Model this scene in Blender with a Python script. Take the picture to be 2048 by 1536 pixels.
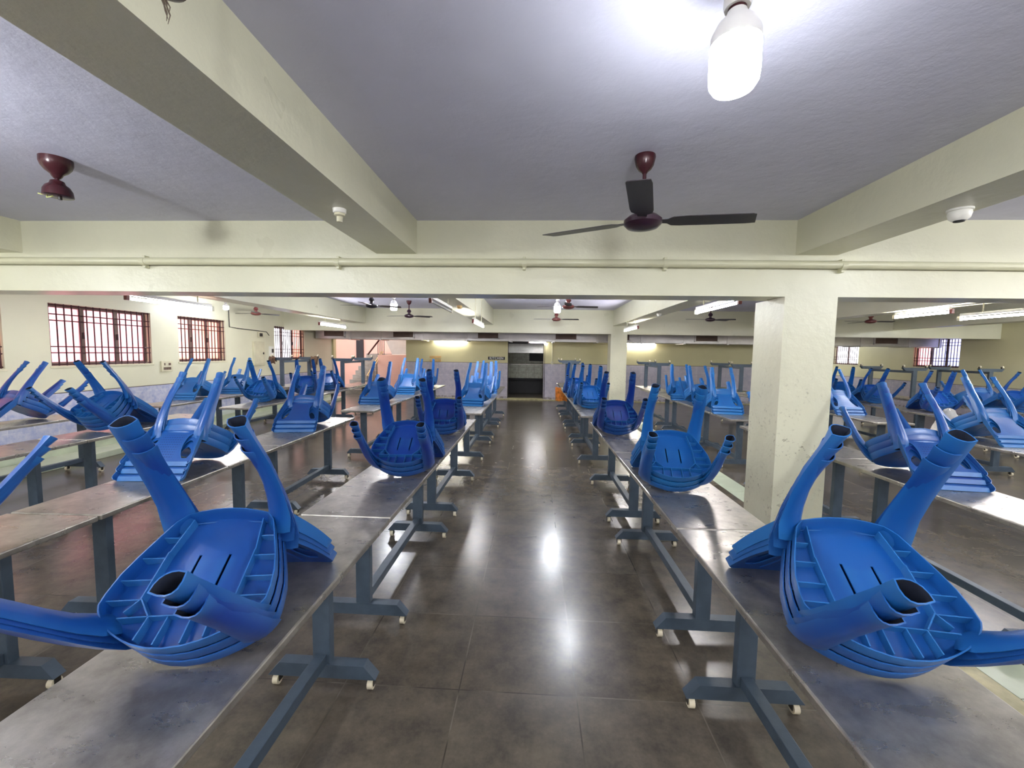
import bpy, bmesh, math, random
from mathutils import Vector, Matrix
random.seed(7)
S = bpy.context.scene
for o in list(bpy.data.objects): bpy.data.objects.remove(o)
COL = S.collection
PI = math.pi

# ------------------------------------------------------------------ camera
cam_d = bpy.data.cameras.new('camera'); cam = bpy.data.objects.new('camera', cam_d); COL.objects.link(cam)
S.camera = cam
cam_d.sensor_width = 36; cam_d.lens = 830/2048*36; cam_d.clip_start = .02; cam_d.clip_end = 200
rt = Vector((0.99847633, 0.05297219, 0.01545849)); dn = Vector((0.01937704, -0.07427751, -0.99704934)); fw = Vector((-0.05166767, 0.9958297, -0.07519078))
M = Matrix.Identity(4)
for i in range(3):
    M[i][0] = rt[i]; M[i][1] = -dn[i]; M[i][2] = -fw[i]
M.translation = Vector((0, 0, 1.62)); cam.matrix_world = M

# ------------------------------------------------------------------ world, exposure
W = bpy.data.worlds.new('world'); S.world = W; W.use_nodes = True
bg = W.node_tree.nodes['Background']; bg.inputs[0].default_value = (.86, .9, 1, 1); bg.inputs[1].default_value = .85
S.view_settings.view_transform = 'Standard'; S.view_settings.look = 'None'
S.view_settings.gamma = 1; S.view_settings.use_curve_mapping = False
S.view_settings.exposure = 2.45

TUBE_E = 26.0       # emission of the lit fluorescent tubes
BULB_E = 72.0       # emission of the lit LED bulbs

# ------------------------------------------------------------------ materials
def srgb(r, g, b):
    f = lambda c: (c/255/12.92 if c/255 <= .04045 else ((c/255+.055)/1.055)**2.4)
    return (f(r), f(g), f(b), 1)
class NT:
    def __init__(s, name):
        s.m = bpy.data.materials.new(name); s.m.use_nodes = True; s.t = s.m.node_tree
        s.b = s.t.nodes['Principled BSDF']; s.out = s.t.nodes['Material Output']
        s.tc = s.t.nodes.new('ShaderNodeTexCoord')
    def n(s, typ, **k):
        x = s.t.nodes.new('ShaderNode'+typ)
        for a, v in k.items(): setattr(x, a, v)
        return x
    def l(s, a, b): s.t.links.new(a, b)
    def noise(s, scale, detail=4, rough=.55, src='Object', vec=None):
        x = s.n('TexNoise'); x.inputs['Scale'].default_value = scale; x.inputs['Detail'].default_value = detail
        x.inputs['Roughness'].default_value = rough
        s.l(vec if vec is not None else s.tc.outputs[src], x.inputs['Vector']); return x.outputs['Fac']
    def mapping(s, scale=(1,1,1), rot=(0,0,0), loc=(0,0,0), src='Object'):
        x = s.n('Mapping'); x.inputs['Scale'].default_value = scale; x.inputs['Rotation'].default_value = rot; x.inputs['Location'].default_value = loc
        s.l(s.tc.outputs[src], x.inputs['Vector']); return x.outputs[0]
    def ramp(s, fac, stops):
        x = s.n('ValToRGB'); e = x.color_ramp.elements
        while len(e) < len(stops): e.new(.5)
        for i, (p, c) in enumerate(stops):
            e[i].position = p; e[i].color = c if len(c) == 4 else (*c, 1)
        s.l(fac, x.inputs[0]); return x.outputs[0]
    def mix(s, fac, a, b, mode='MIX'):
        x = s.n('Mix', data_type='RGBA', blend_type=mode)
        for sock, v in ((x.inputs[0], fac), (x.inputs[6], a), (x.inputs[7], b)):
            if hasattr(v, 'is_linked'): s.l(v, sock)
            else: sock.default_value = v
        return x.outputs[2]
    def math(s, op, a, b=0.0, clamp=False):
        x = s.n('Math', operation=op, use_clamp=clamp)
        for sock, v in ((x.inputs[0], a), (x.inputs[1], b)):
            if hasattr(v, 'is_linked'): s.l(v, sock)
            else: sock.default_value = v
        return x.outputs[0]
    def bump(s, h, strength=.2, dist=.01):
        x = s.n('Bump'); x.inputs['Strength'].default_value = strength; x.inputs['Distance'].default_value = dist
        s.l(h, x.inputs['Height']); s.l(x.outputs[0], s.b.inputs['Normal'])
    def set(s, base=None, rough=None, metal=None, spec=None):
        for k, v in (('Base Color', base), ('Roughness', rough), ('Metallic', metal), ('Specular IOR Level', spec)):
            if v is None: continue
            if hasattr(v, 'is_linked'): s.l(v, s.b.inputs[k])
            else: s.b.inputs[k].default_value = v
def simple(name, col, rough=.5, metal=0, vary=.12, nscale=6, bump=0):
    t = NT(name); n = t.noise(nscale)
    d = tuple(c*(1-vary) for c in col[:3])+(1,); e = tuple(min(1, c*(1+vary)) for c in col[:3])+(1,)
    t.set(base=t.ramp(n, [(.3, d), (.7, e)]), rough=rough, metal=metal)
    if bump: t.bump(t.noise(nscale*8), bump, .004)
    return t.m

MAT = {}
CREAM = srgb(214, 212, 186)
def painted(name, col, rough=.32, bump=.25, grime=0.0):
    t = NT(name)
    n = t.noise(1.3, 5); c = t.ramp(n, [(.3, tuple(x*.93 for x in col[:3])), (.7, tuple(min(1, x*1.04) for x in col[:3]))])
    if grime:
        sp = t.n('Separate XYZ') if False else t.n('SeparateXYZ'); t.l(t.tc.outputs['Object'], sp.inputs[0])
        h = t.n('MapRange'); h.inputs['From Min'].default_value = 1.75; h.inputs['From Max'].default_value = 1.0
        h.inputs['To Min'].default_value = 0; h.inputs['To Max'].default_value = 1; t.l(sp.outputs[2], h.inputs[0])
        g = t.ramp(t.noise(34, 5, .65), [(.56, (0, 0, 0)), (.66, (1, 1, 1))])
        g2 = t.ramp(t.noise(5, 3, .6), [(.45, (0, 0, 0)), (.62, (1, 1, 1))])
        f = t.math('MULTIPLY', t.math('MULTIPLY', g, g2), h.outputs[0]); f = t.math('MULTIPLY', f, grime)
        c = t.mix(f, c, (.16, .13, .07, 1))
    t.set(base=c, rough=t.ramp(t.noise(2.2, 3), [(.2, (rough*.85,)*3), (.85, (min(1, rough*1.25),)*3)]))
    t.bump(t.noise(7, 8, .6), bump, .02)
    return t.m
MAT['cream'] = painted('cream_paint', CREAM, .34, .22)
MAT['cream_col'] = painted('cream_paint_scuffed', CREAM, .3, .3, .75)
MAT['beam'] = painted('cream_gloss_paint', CREAM, .3, .35)
MAT['ceiling'] = painted('lavender_whitewash', srgb(208, 208, 226), .55, .35)
MAT['peach'] = painted('peach_paint', srgb(230, 184, 164), .5, .2)

def tiled_wall(name, top, upper, tile_a, tile_b, grout, ax='x'):
    """painted above z = top, glazed 0.2 x 0.3 wall tiles under it, a thin cap line between"""
    t = NT(name)
    sp = t.n('SeparateXYZ'); t.l(t.tc.outputs['Object'], sp.inputs[0])
    cb = t.n('CombineXYZ'); t.l(sp.outputs[0 if ax == 'x' else 1], cb.inputs[0]); t.l(sp.outputs[2], cb.inputs[1])
    br = t.n('TexBrick'); br.offset = 0; t.l(cb.outputs[0], br.inputs['Vector'])
    br.inputs['Scale'].default_value = 1; br.inputs['Brick Width'].default_value = .305; br.inputs['Row Height'].default_value = .205
    br.inputs['Mortar Size'].default_value = .004; br.inputs['Mortar Smooth'].default_value = .2
    br.inputs['Color1'].default_value = tile_a; br.inputs['Color2'].default_value = tuple(x*.93 for x in tile_a[:3])+(1,); br.inputs['Mortar'].default_value = grout
    n = t.noise(9, 6, .7); tl = t.mix(t.ramp(n, [(.42, (0, 0, 0)), (.62, (.75, .75, .75))]), br.outputs['Color'], tile_b)
    n2 = t.noise(1.1, 5); up = t.ramp(n2, [(.3, tuple(x*.92 for x in upper[:3])), (.7, tuple(min(1, x*1.03) for x in upper[:3]))])
    below = t.math('LESS_THAN', sp.outputs[2], top)
    line = t.math('LESS_THAN', t.math('ABSOLUTE', t.math('SUBTRACT', sp.outputs[2], top)), .007)
    dirt = t.math('MULTIPLY', t.math('LESS_THAN', sp.outputs[2], .1), t.ramp(t.noise(12, 5), [(.4, (0,)*3), (.6, (1,)*3)]))
    c = t.mix(below, up, tl); c = t.mix(line, c, (.12, .10, .08, 1)); c = t.mix(t.math('MULTIPLY', dirt, .75), c, (.13, .10, .05, 1))
    t.set(base=c, rough=t.mix(below, (.4, .4, .4, 1), (.22, .22, .22, 1)))
    t.bump(t.noise(7, 6), .12, .01)
    return t.m
MAT['wall_left'] = tiled_wall('left_wall_paint_and_tile', .91, CREAM, srgb(196, 198, 214), srgb(150, 158, 200), srgb(215, 215, 222), 'y')
MAT['wall_far'] = tiled_wall('far_wall_paint_and_tile', 1.26, srgb(205, 198, 150), srgb(196, 190, 200), srgb(172, 168, 184), srgb(216, 212, 214), 'x')
MAT['wall_right'] = tiled_wall('right_wall_paint_and_tile', .91, srgb(205, 199, 160), srgb(190, 184, 192), srgb(164, 160, 176), srgb(212, 208, 210), 'y')
MAT['kitchen_tile'] = tiled_wall('kitchen_tile', 3.0, CREAM, srgb(176, 178, 160), srgb(140, 140, 125), srgb(120, 118, 105), 'x')

def stone_floor():
    t = NT('polished_kota_stone')
    br = t.n('TexBrick'); br.offset = 0
    t.l(t.mapping(loc=(.329, -.165, 0)), br.inputs['Vector'])
    br.inputs['Scale'].default_value = 1; br.inputs['Brick Width'].default_value = .561; br.inputs['Row Height'].default_value = .5665
    br.inputs['Mortar Size'].default_value = .0035; br.inputs['Mortar Smooth'].default_value = .3; br.inputs['Bias'].default_value = 0
    br.inputs['Color1'].default_value = (.2, .2, .2, 1); br.inputs['Color2'].default_value = (.8, .8, .8, 1); br.inputs['Mortar'].default_value = (.5, .5, .5, 1)
    n = t.noise(1.6, 9, .62); n2 = t.noise(5, 9, .72); n3 = t.noise(60, 4, .7)
    base = t.ramp(n, [(.25, srgb(60, 53, 43)), (.5, srgb(76, 68, 56)), (.75, srgb(92, 83, 69))])
    base = t.mix(.5, base, t.ramp(n2, [(.36, srgb(42, 35, 28)), (.66, srgb(116, 104, 86))]))
    base = t.mix(.12, base, t.ramp(n3, [(.3, (.01, .01, .01)), (.7, (.15, .14, .12))]))
    base = t.mix(.035, base, br.outputs['Color'])
    # patchy joints: some filled pale, some dark
    jn = t.ramp(t.noise(2.3, 3), [(.42, srgb(52, 48, 41)), (.58, srgb(112, 106, 94))])
    base = t.mix(t.math('MULTIPLY', br.outputs['Fac'], .8), base, jn)
    t.set(base=base, rough=t.ramp(t.noise(3.5, 7, .65), [(.3, (.20,)*3), (.7, (.27,)*3)]), spec=.5)
    t.bump(t.noise(14, 6), .03, .01)
    return t.m
MAT['floor'] = stone_floor()
MAT['green_strip'] = simple('pale_green_stone', srgb(190, 200, 176), .35, 0, .08, 5)
MAT['cream_strip'] = simple('dirty_cream_stone', srgb(176, 168, 126), .4, 0, .3, 9)

def plastic(name, a, b):
    t = NT(name)
    oi = t.n('ObjectInfo'); oc = t.n('SeparateColor'); t.l(oi.outputs['Color'], oc.inputs[0])
    n = t.noise(3.2, 5, .6)
    c = t.mix(t.math('MULTIPLY', oc.outputs[0], 1.0), a, b)
    c = t.mix(t.ramp(n, [(.45, (0, 0, 0)), (.75, (.13,)*3)]), c, srgb(60, 130, 190))
    gm = t.n('NewGeometry'); ed = t.ramp(gm.outputs['Pointiness'], [(.53, (0, 0, 0)), (.64, (.30,)*3)])
    c = t.mix(ed, c, srgb(60, 142, 196))
    sc = t.ramp(t.noise(1, 6, .75, vec=t.mapping(scale=(60, 22, 9))), [(.66, (0, 0, 0)), (.8, (.5,)*3)])
    c = t.mix(t.math('MULTIPLY', sc, .45), c, srgb(150, 190, 215))
    t.set(base=c, rough=t.ramp(n, [(.3, (.26,)*3), (.7, (.42,)*3)]), spec=.55)
    t.bump(t.noise(22, 4), .04, .004)
    return t
PA, PB = srgb(11, 40, 124), srgb(18, 92, 160)
MAT['leg_inside'] = simple('shade_and_grime_in_leg', srgb(22, 30, 48), .8, 0, .4, 30)
MAT['plastic'] = plastic('blue_moulded_plastic', PA, PB).m
# backrest panel: the same plastic with rows of small punched marks in the middle
tb = plastic('blue_moulded_plastic_punched', PA, PB)
sp = tb.n('SeparateXYZ'); tb.l(tb.tc.outputs['Object'], sp.inputs[0])
gx = tb.math('ABSOLUTE', tb.math('SUBTRACT', tb.math('FRACT', tb.math('MULTIPLY', sp.outputs[0], 62)), .5))
gz = tb.math('ABSOLUTE', tb.math('SUBTRACT', tb.math('FRACT', tb.math('MULTIPLY', sp.outputs[2], 50)), .5))
dot = tb.math('MULTIPLY', tb.math('LESS_THAN', gx, .30), tb.math('LESS_THAN', gz, .17))
inx = tb.math('LESS_THAN', tb.math('ABSOLUTE', sp.outputs[0]), .072)
inz = tb.math('MULTIPLY', tb.math('GREATER_THAN', sp.outputs[2], .07), tb.math('LESS_THAN', sp.outputs[2], .265))
mk = tb.math('MULTIPLY', tb.math('MULTIPLY', dot, inx), inz)
old = tb.b.inputs['Base Color'].links[0].from_socket
tb.set(base=tb.mix(tb.math('MULTIPLY', mk, .7), old, srgb(8, 38, 104)))
MAT['plastic_back'] = tb.m

def steel_top():
    t = NT('worn_stainless_sheet')
    n = t.noise(2.2, 7, .62); sc = t.noise(4, 7, .65, vec=t.mapping(scale=(1, 2.2, 1), rot=(0, 0, .5)))
    n3 = t.noise(11, 6, .7)
    base = t.ramp(n, [(.25, srgb(132, 128, 122)), (.6, srgb(180, 175, 166)), (.8, srgb(206, 201, 190))])
    base = t.mix(.35, base, t.ramp(n3, [(.35, srgb(118, 114, 108)), (.65, srgb(208, 203, 192))]))
    t.set(base=base, metal=.82, rough=t.ramp(sc, [(.3, (.22,)*3), (.7, (.42,)*3)]))
    t.bump(t.math('ADD', t.math('MULTIPLY', n, 2.5), t.math('MULTIPLY', sc, .6)), .10, .006)
    return t.m
MAT['steel'] = steel_top()
MAT['frame'] = simple('slate_blue_enamel', srgb(64, 77, 89), .42, .1, .16, 14, .1)
MAT['caster'] = simple('ivory_caster_wheel', srgb(214, 204, 176), .4)
MAT['caster_metal'] = simple('dark_caster_fork', srgb(70, 66, 60), .4, .7)
MAT['fan_brown'] = simple('maroon_fan_enamel', srgb(64, 26, 32), .25, .1)
MAT['fan_motor'] = simple('dark_maroon_motor', srgb(46, 24, 38), .3)
MAT['fan_dark'] = simple('dark_fan_blade', srgb(38, 32, 38), .4)
MAT['fan_red'] = simple('reddish_fan_enamel', srgb(120, 62, 58), .3)
MAT['white_plastic'] = simple('white_plastic', srgb(228, 226, 218), .35, 0, .05)
MAT['ivory_plastic'] = simple('ivory_plastic', srgb(205, 200, 172), .4, 0, .08)
MAT['window_frame'] = simple('brown_grey_window_frame', srgb(112, 92, 84), .5)
MAT['grille'] = simple('dark_red_iron_bars', srgb(62, 28, 34), .5, .3)
MAT['duct'] = simple('galvanised_duct_sheet', srgb(188, 184, 182), .36, .75, .12, 3)
MAT['duct_vent'] = simple('duct_register', srgb(104, 84, 74), .5, .2)
MAT['shutter'] = simple('grey_rolling_shutter', srgb(168, 168, 164), .4, .6)
MAT['black'] = simple('black_sheet', srgb(24, 22, 26), .5)
MAT['white_letter'] = simple('white_lettering', srgb(236, 236, 232), .5, 0, .02)
MAT['pipe'] = simple('cream_pipe_paint', srgb(205, 203, 172), .3, 0, .05)
MAT['stone_step'] = simple('grey_stone_step', srgb(132, 122, 108), .4, 0, .2, 8)
MAT['rail_dark'] = simple('dark_brown_rail', srgb(70, 34, 26), .4, .2)
MAT['rail_gold'] = simple('ochre_rail', srgb(206, 172, 112), .35, .2)
MAT['rag_brown'] = simple('brown_cloth', srgb(122, 96, 76), .9, 0, .3, 20, .3)
MAT['rag_orange'] = simple('orange_cloth', srgb(214, 132, 52), .9, 0, .35, 18, .3)
MAT['sack'] = simple('white_plastic_sack', srgb(214, 210, 198), .55, 0, .16, 16, .6)
MAT['wire'] = simple('black_wire', srgb(30, 26, 24), .5)
MAT['wire_y'] = simple('yellow_green_wire', srgb(190, 196, 120), .5)
MAT['kitchen_dark'] = simple('kitchen_dark_paint', srgb(90, 84, 66), .6)
MAT['fibre'] = simple('dusty_cobweb', srgb(92, 80, 66), .9)
def emis(name, col, e):
    t = NT(name); em = t.n('Emission'); em.inputs[0].default_value = (*col, 1); em.inputs[1].default_value = e
    t.l(em.outputs[0], t.out.inputs[0]); return t.m
MAT['tube_on'] = emis('lit_fluorescent_tube', (1, .97, 1.0), TUBE_E)
MAT['bulb_soft'] = emis('lit_led_diffuser_near', (.93, .96, 1), BULB_E*.29)
MAT['bulb_on'] = emis('lit_led_diffuser', (.93, .96, 1), BULB_E)
MAT['tube_off'] = simple('unlit_fluorescent_tube', srgb(150, 146, 138), .25)
def pane_mat(name, a, b):
    t = NT(name); n = t.noise(.9, 3); c = t.ramp(n, [(.35, a), (.65, b)])
    tr = t.n('BsdfTranslucent'); t.l(c, tr.inputs[0]); gl = t.n('BsdfGlossy'); gl.inputs['Roughness'].default_value = .25
    mx = t.n('MixShader'); mx.inputs[0].default_value = .06; t.l(tr.outputs[0], mx.inputs[1]); t.l(gl.outputs[0], mx.inputs[2])
    t.l(mx.outputs[0], t.out.inputs[0]); return t.m
MAT['pane_pink'] = pane_mat('frosted_pane_pink', srgb(252, 200, 198), srgb(248, 206, 208))  # pink tint of the outdoor light is put into the pane colour
MAT['pane_peach'] = pane_mat('frosted_pane_peach', srgb(252, 194, 174), srgb(250, 214, 204))
MAT['pane_blue'] = pane_mat('frosted_pane_blue', srgb(206, 210, 240), srgb(226, 218, 236))
MAT['pane_white'] = pane_mat('frosted_pane_white', srgb(255, 250, 250), srgb(255, 255, 255))

# ------------------------------------------------------------------ mesh helpers
def link(name, bm, mat, parent=None, smooth=False, kind=None):
    me = bpy.data.meshes.new(name); bm.normal_update(); bm.to_mesh(me); bm.free()
    if smooth:
        for p in me.polygons: p.use_smooth = True
        try: me.set_sharp_from_angle(angle=math.radians(38))
        except Exception: pass
    for m in (mat if isinstance(mat, (list, tuple)) else [mat]): me.materials.append(MAT[m] if isinstance(m, str) else m)
    o = bpy.data.objects.new(name, me); COL.objects.link(o)
    if parent: o.parent = parent
    if kind: o['kind'] = kind
    return o
def empty(name, loc, label, cat, rotz=0, group=None, mat=None):
    o = bpy.data.objects.new(name, None); COL.objects.link(o); o.empty_display_size = .1
    if mat is not None: o.matrix_world = mat
    else: o.location = loc; o.rotation_euler = (0, 0, rotz)
    o['label'] = label; o['category'] = cat
    if group: o['group'] = group
    return o
def tag(o, label, cat, group=None):
    o['label'] = label; o['category'] = cat
    if group: o['group'] = group
    return o
def copy_tree(o):
    c = o.copy(); COL.objects.link(c)
    for ch in o.children:
        d = ch.copy(); COL.objects.link(d); d.parent = c
        for g in ch.children:
            e = g.copy(); COL.objects.link(e); e.parent = d
    return c
def box(bm, x0, x1, y0, y1, z0, z1, bevel=0, mi=0):
    r = bmesh.ops.create_cube(bm, size=1)
    bmesh.ops.scale(bm, vec=(x1-x0, y1-y0, z1-z0), verts=r['verts'])
    bmesh.ops.translate(bm, vec=((x0+x1)/2, (y0+y1)/2, (z0+z1)/2), verts=r['verts'])
    fs = {f for v in r['verts'] for f in v.link_faces}
    for f in fs: f.material_index = mi
    if bevel:
        es = list({e for v in r['verts'] for e in v.link_edges})
        bmesh.ops.bevel(bm, geom=es, offset=bevel, segments=2, affect='EDGES', profile=.5)
    return r['verts']
def BOX(name, dims, mat, parent=None, bevel=0, kind=None):
    bm = bmesh.new(); box(bm, *dims, bevel=bevel); return link(name, bm, mat, parent, kind=kind)
def tube(bm, pts, r, seg=10, cap=True):
    pts = [Vector(p) for p in pts]; rs = r if isinstance(r, (list, tuple)) else [r]*len(pts)
    rings = []
    up = None
    for i, p in enumerate(pts):
        d = (pts[min(i+1, len(pts)-1)]-pts[max(i-1, 0)]).normalized()
        if up is None: up = Vector((0, 0, 1)) if abs(d.z) < .9 else Vector((1, 0, 0))
        a = d.cross(up).normalized(); b = a.cross(d).normalized(); up = b
        rings.append([bm.verts.new(p+(a*math.cos(2*PI*k/seg)+b*math.sin(2*PI*k/seg))*rs[i]) for k in range(seg)])
    for i in range(len(rings)-1):
        for k in range(seg): bm.faces.new((rings[i][k], rings[i][(k+1) % seg], rings[i+1][(k+1) % seg], rings[i+1][k]))
    if cap:
        bm.faces.new(rings[0][::-1]); bm.faces.new(rings[-1])
    return rings
def lathe(bm, prof, c=(0, 0, 0), seg=24):
    """prof: (radius, z) pairs"""
    c = Vector(c); rings = []
    for r, z in prof:
        rings.append([bm.verts.new(c+Vector((max(r, .0004)*math.cos(2*PI*k/seg), max(r, .0004)*math.sin(2*PI*k/seg), z))) for k in range(seg)])
    for i in range(len(rings)-1):
        for k in range(seg): bm.faces.new((rings[i][k], rings[i][(k+1) % seg], rings[i+1][(k+1) % seg], rings[i+1][k]))
    bm.faces.new(rings[0][::-1]); bm.faces.new(rings[-1])
    bmesh.ops.recalc_face_normals(bm, faces=bm.faces)
def extrude_poly(bm, pts2, y0, y1, plane='xz'):
    a, b = [], []
    for p in pts2:
        if plane == 'xz': a.append(bm.verts.new((p[0], y0, p[1]))); b.append(bm.verts.new((p[0], y1, p[1])))
        else: a.append(bm.verts.new((y0, p[0], p[1]))); b.append(bm.verts.new((y1, p[0], p[1])))
    bm.faces.new(a); bm.faces.new(b[::-1]); n = len(a)
    for i in range(n): bm.faces.new((a[i], b[i], b[(i+1) % n], a[(i+1) % n]))
    bmesh.ops.recalc_face_normals(bm, faces=bm.faces)

# ------------------------------------------------------------------ the setting
XL, XR, YB, YF, YD = -7.1, 12.1, -5.0, 14.3, 18.7
XS = 9.3           # the far wall steps back beyond here
CZ1, CZ2 = 2.767, 2.81
BM1, BM2 = 3.7, 11.5
def wall_x(name, x0, x1, y0, y1, ztop, openings, mat):
    """wall in a plane of constant x (thickness x0..x1), openings (y0,y1,z0,z1) left open"""
    bm = bmesh.new(); y = y0
    for (a, b, c, d) in sorted(openings):
        if a > y: box(bm, x0, x1, y, a, 0, ztop)
        if c > 0: box(bm, x0, x1, a, b, 0, c)
        box(bm, x0, x1, a, b, d, ztop); y = b
    box(bm, x0, x1, y, y1, 0, ztop)
    return link(name, bm, mat, kind='structure')
def wall_y(name, y0, y1, x0, x1, ztop, openings, mat):
    bm = bmesh.new(); x = x0
    for (a, b, c, d) in sorted(openings):
        if a > x: box(bm, x, a, y0, y1, 0, ztop)
        if c > 0: box(bm, a, b, y0, y1, 0, c)
        box(bm, a, b, y0, y1, d, ztop); x = b
    box(bm, x, x1, y0, y1, 0, ztop)
    return link(name, bm, mat, kind='structure')
bm = bmesh.new(); box(bm, XL-.3, XR+.3, YB-.3, YD+.3, -.12, 0); link('floor', bm, 'floor', kind='structure')
bm = bmesh.new(); box(bm, XL-.2, XR+.2, YB-.2, BM1+.2, CZ1, CZ1+.15); box(bm, XL-.2, XR+.2, BM1+.2, YF+.2, CZ2, CZ2+.15); box(bm, XS-.2, XR+.2, YF+.2, YD+.2, CZ2, CZ2+.15)
link('ceiling', bm, 'ceiling', kind='structure')
WL = [(3.70, 5.213, 1.30, 2.246), (5.756, 7.379, 1.32, 2.245), (7.97, 9.24, 1.335, 2.25), (11.05, 12.54, 1.33, 2.25)]
WR = [(12.5, 13.95, 1.38, 2.26), (16.2, 17.5, 1.36, 2.30)]
wall_x('wall_left', XL-.2, XL, YB, YF+.2, 2.9, WL, 'wall_left')
wall_x('wall_right', XR, XR+.2, YB, YD+.2, 2.9, WR, 'wall_right')
wall_y('wall_far', YF, YF+.2, XL-.2, XS, 2.9, [(-7.05, -4.46, 0, 2.3), (-.905, .335, 0, 2.12)], 'wall_far')
wall_x('wall_recess', XS-.2, XS, YF+.2, YD, 2.9, [], 'wall_right')
wall_y('wall_recess_end', YD, YD+.2, XS-.2, XR+.2, 2.9, [], 'wall_far')
wall_y('wall_back', YB-.2, YB, XL-.2, XR+.2, 2.9, [(-5.5, -3.2, 1.0, 2.3), (-1.4, 1.2, 1.0, 2.3), (3.2, 5.6, 1.0, 2.3), (7.5, 9.9, 1.0, 2.3)], 'wall_far')
for i, (a, b) in enumerate(((-5.5, -3.2), (-1.4, 1.2), (3.2, 5.6), (7.5, 9.9))):  # windows added behind the camera to let in soft fill light
    bm = bmesh.new(); [box(bm, x, x+.05, YB-.12, YB-.07, 1.0, 2.3) for x in (a, (a+b)/2-.025, b-.05)]; box(bm, a, b, YB-.12, YB-.07, 1.0, 1.05); box(bm, a, b, YB-.12, YB-.07, 2.25, 2.3)
    w = link('window_%d' % (7+i), bm, 'window_frame', kind='structure'); bm = bmesh.new(); box(bm, a+.02, b-.02, YB-.1, YB-.092, 1.02, 2.28); link('pane', bm, 'pane_white', w)

# cross beams and the beams that run away from the camera; pillars
n_trim = 0
def trim(dims_list, mat='beam'):
    global n_trim; n_trim += 1
    bm = bmesh.new()
    for d in dims_list: box(bm, *d)
    return link('trim_%d' % n_trim, bm, mat, kind='structure')
trim([(XL, XR, BM1, BM1+.30, 2.132, CZ2+.02)])
trim([(XL, XR, BM2, BM2+.30, 2.168, CZ2+.02)])
trim([(XL, XR, -3.7, -3.4, 2.132, CZ1+.02)])
for x0, x1 in ((-5.13, -4.775), (-1.415, -1.052), (2.19, 2.53), (5.80, 6.15), (9.4, 9.75)):
    trim([(x0, x1, YB, BM1, 2.479, CZ1+.02)])
for x0, x1 in ((-5.13, -4.74), (-1.5, -1.14), (2.13, 2.48), (5.80, 6.15), (9.4, 9.75)):
    trim([(x0, x1, BM1+.3, BM2, 2.385, CZ2+.02)])
    if x1 < 9: trim([(x0, x1, BM2+.3, YF, 2.42, CZ2+.02)])
trim([(2.125, 2.56, BM1, BM1+.47, 0, 2.133)], 'cream_col')
trim([(2.085, 2.525, BM2, BM2+.45, 0, 2.17)], 'cream_col')

# coloured bands in the floor, plinth steps along the left wall, kerb at the far wall
bm = bmesh.new()
y = -1.0
while y < YF-.1:
    box(bm, 2.362, 2.632, y, min(y+.6, YF-.05)-.006, 0, .0035); y += .6
link('floor_strip', bm, 'green_strip', kind='structure')
BOX('floor_patch', (2.16, 2.358, 1.2, 2.6, 0, .003), 'cream_strip', kind='structure')
bm = bmesh.new(); box(bm, XL, -6.62, YB, 13.4, 0, .20, .008); box(bm, -6.62, -6.22, YB, 13.4, 0, .09, .008)
link('baseboard_left', bm, 'green_strip', kind='structure')
bm = bmesh.new()
for a, b in ((-4.46, -.905), (.335, XS)): box(bm, a, b, YF-.09, YF, 0, .03, .004)
link('baseboard_far', bm, 'cream_strip', kind='structure')
BOX('trim_sill', (-.905, .335, YF-.12, YF+.2, 0, .05), 'cream_strip', kind='structure')

# ---- windows
def window(idx, wall, a0, a1, z0, z1, npan, mats, nbar):
    """wall = ('L' or 'R'); frame with mullions, frosted panes, iron grille flush with the inner wall face"""
    sx = -1 if wall == 'L' else 1
    X = XL if wall == 'L' else XR
    xf = X+sx*.13; fr = bmesh.new(); w = .05
    def bx(b, u0, u1, y0, y1, q0, q1, bev=0): box(b, min(u0, u1), max(u0, u1), y0, y1, q0, q1, bev)
    bx(fr, xf-.02, xf+.02, a0, a1, z0, z0+w); bx(fr, xf-.02, xf+.02, a0, a1, z1-w, z1)
    step = (a1-a0)/npan
    for i in range(npan+1):
        c = a0+i*step; c0 = min(max(c-w/2*(1.3 if 0 < i < npan else 1), a0), a1-w)
        bx(fr, xf-.025, xf+.025, c0, c0+w*(1.3 if 0 < i < npan else 1), z0+w, z1-w)
    f = link('window_%d' % idx, fr, 'window_frame', kind='structure')
    for i in range(npan):
        p = bmesh.new(); bx(p, xf-.003, xf+.003, a0+i*step+.02, a0+(i+1)*step-.02, z0+.03, z1-.03)
        link('pane', p, mats[i % len(mats)], f)
        if i:
            h = bmesh.new(); c = a0+i*step; zc = (z0+z1)/2
            bx(h, xf-sx*.026, xf-sx*.05, c-.012, c+.012, zc-.05, zc+.05, .004); link('latch', h, 'black', f)
    g = bmesh.new(); xg = X+sx*.03
    for i in range(nbar+1):
        y = a0+.02+(a1-a0-.04)*i/nbar; tube(g, [(xg, y, z0), (xg, y, z1)], .0095, 6)
    H = z1-z0
    for q in (.02, .17, .27, .69, .79, .98):
        z = z1-q*H; tube(g, [(xg, a0, z), (xg, a1, z)], .0095, 6)
    link('grille', g, 'grille', f)
    s = bmesh.new(); bx(s, X-sx*.015, X+sx*.1, a0-.02, a1+.02, z0-.035, z0-.002, .004); link('sill', s, 'ivory_plastic', f)
    return f
window(1, 'L', *WL[0], 3, ['pane_peach'], 14)
window(2, 'L', *WL[1], 3, ['pane_pink'], 15)
window(3, 'L', *WL[2], 3, ['pane_peach'], 14)
window(4, 'L', *WL[3], 3, ['pane_white', 'pane_white', 'pane_peach'], 16)
window(5, 'R', *WR[0], 3, ['pane_blue', 'pane_blue', 'pane_pink'], 16)
window(6, 'R', *WR[1], 2, ['pane_white'], 12)

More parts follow.
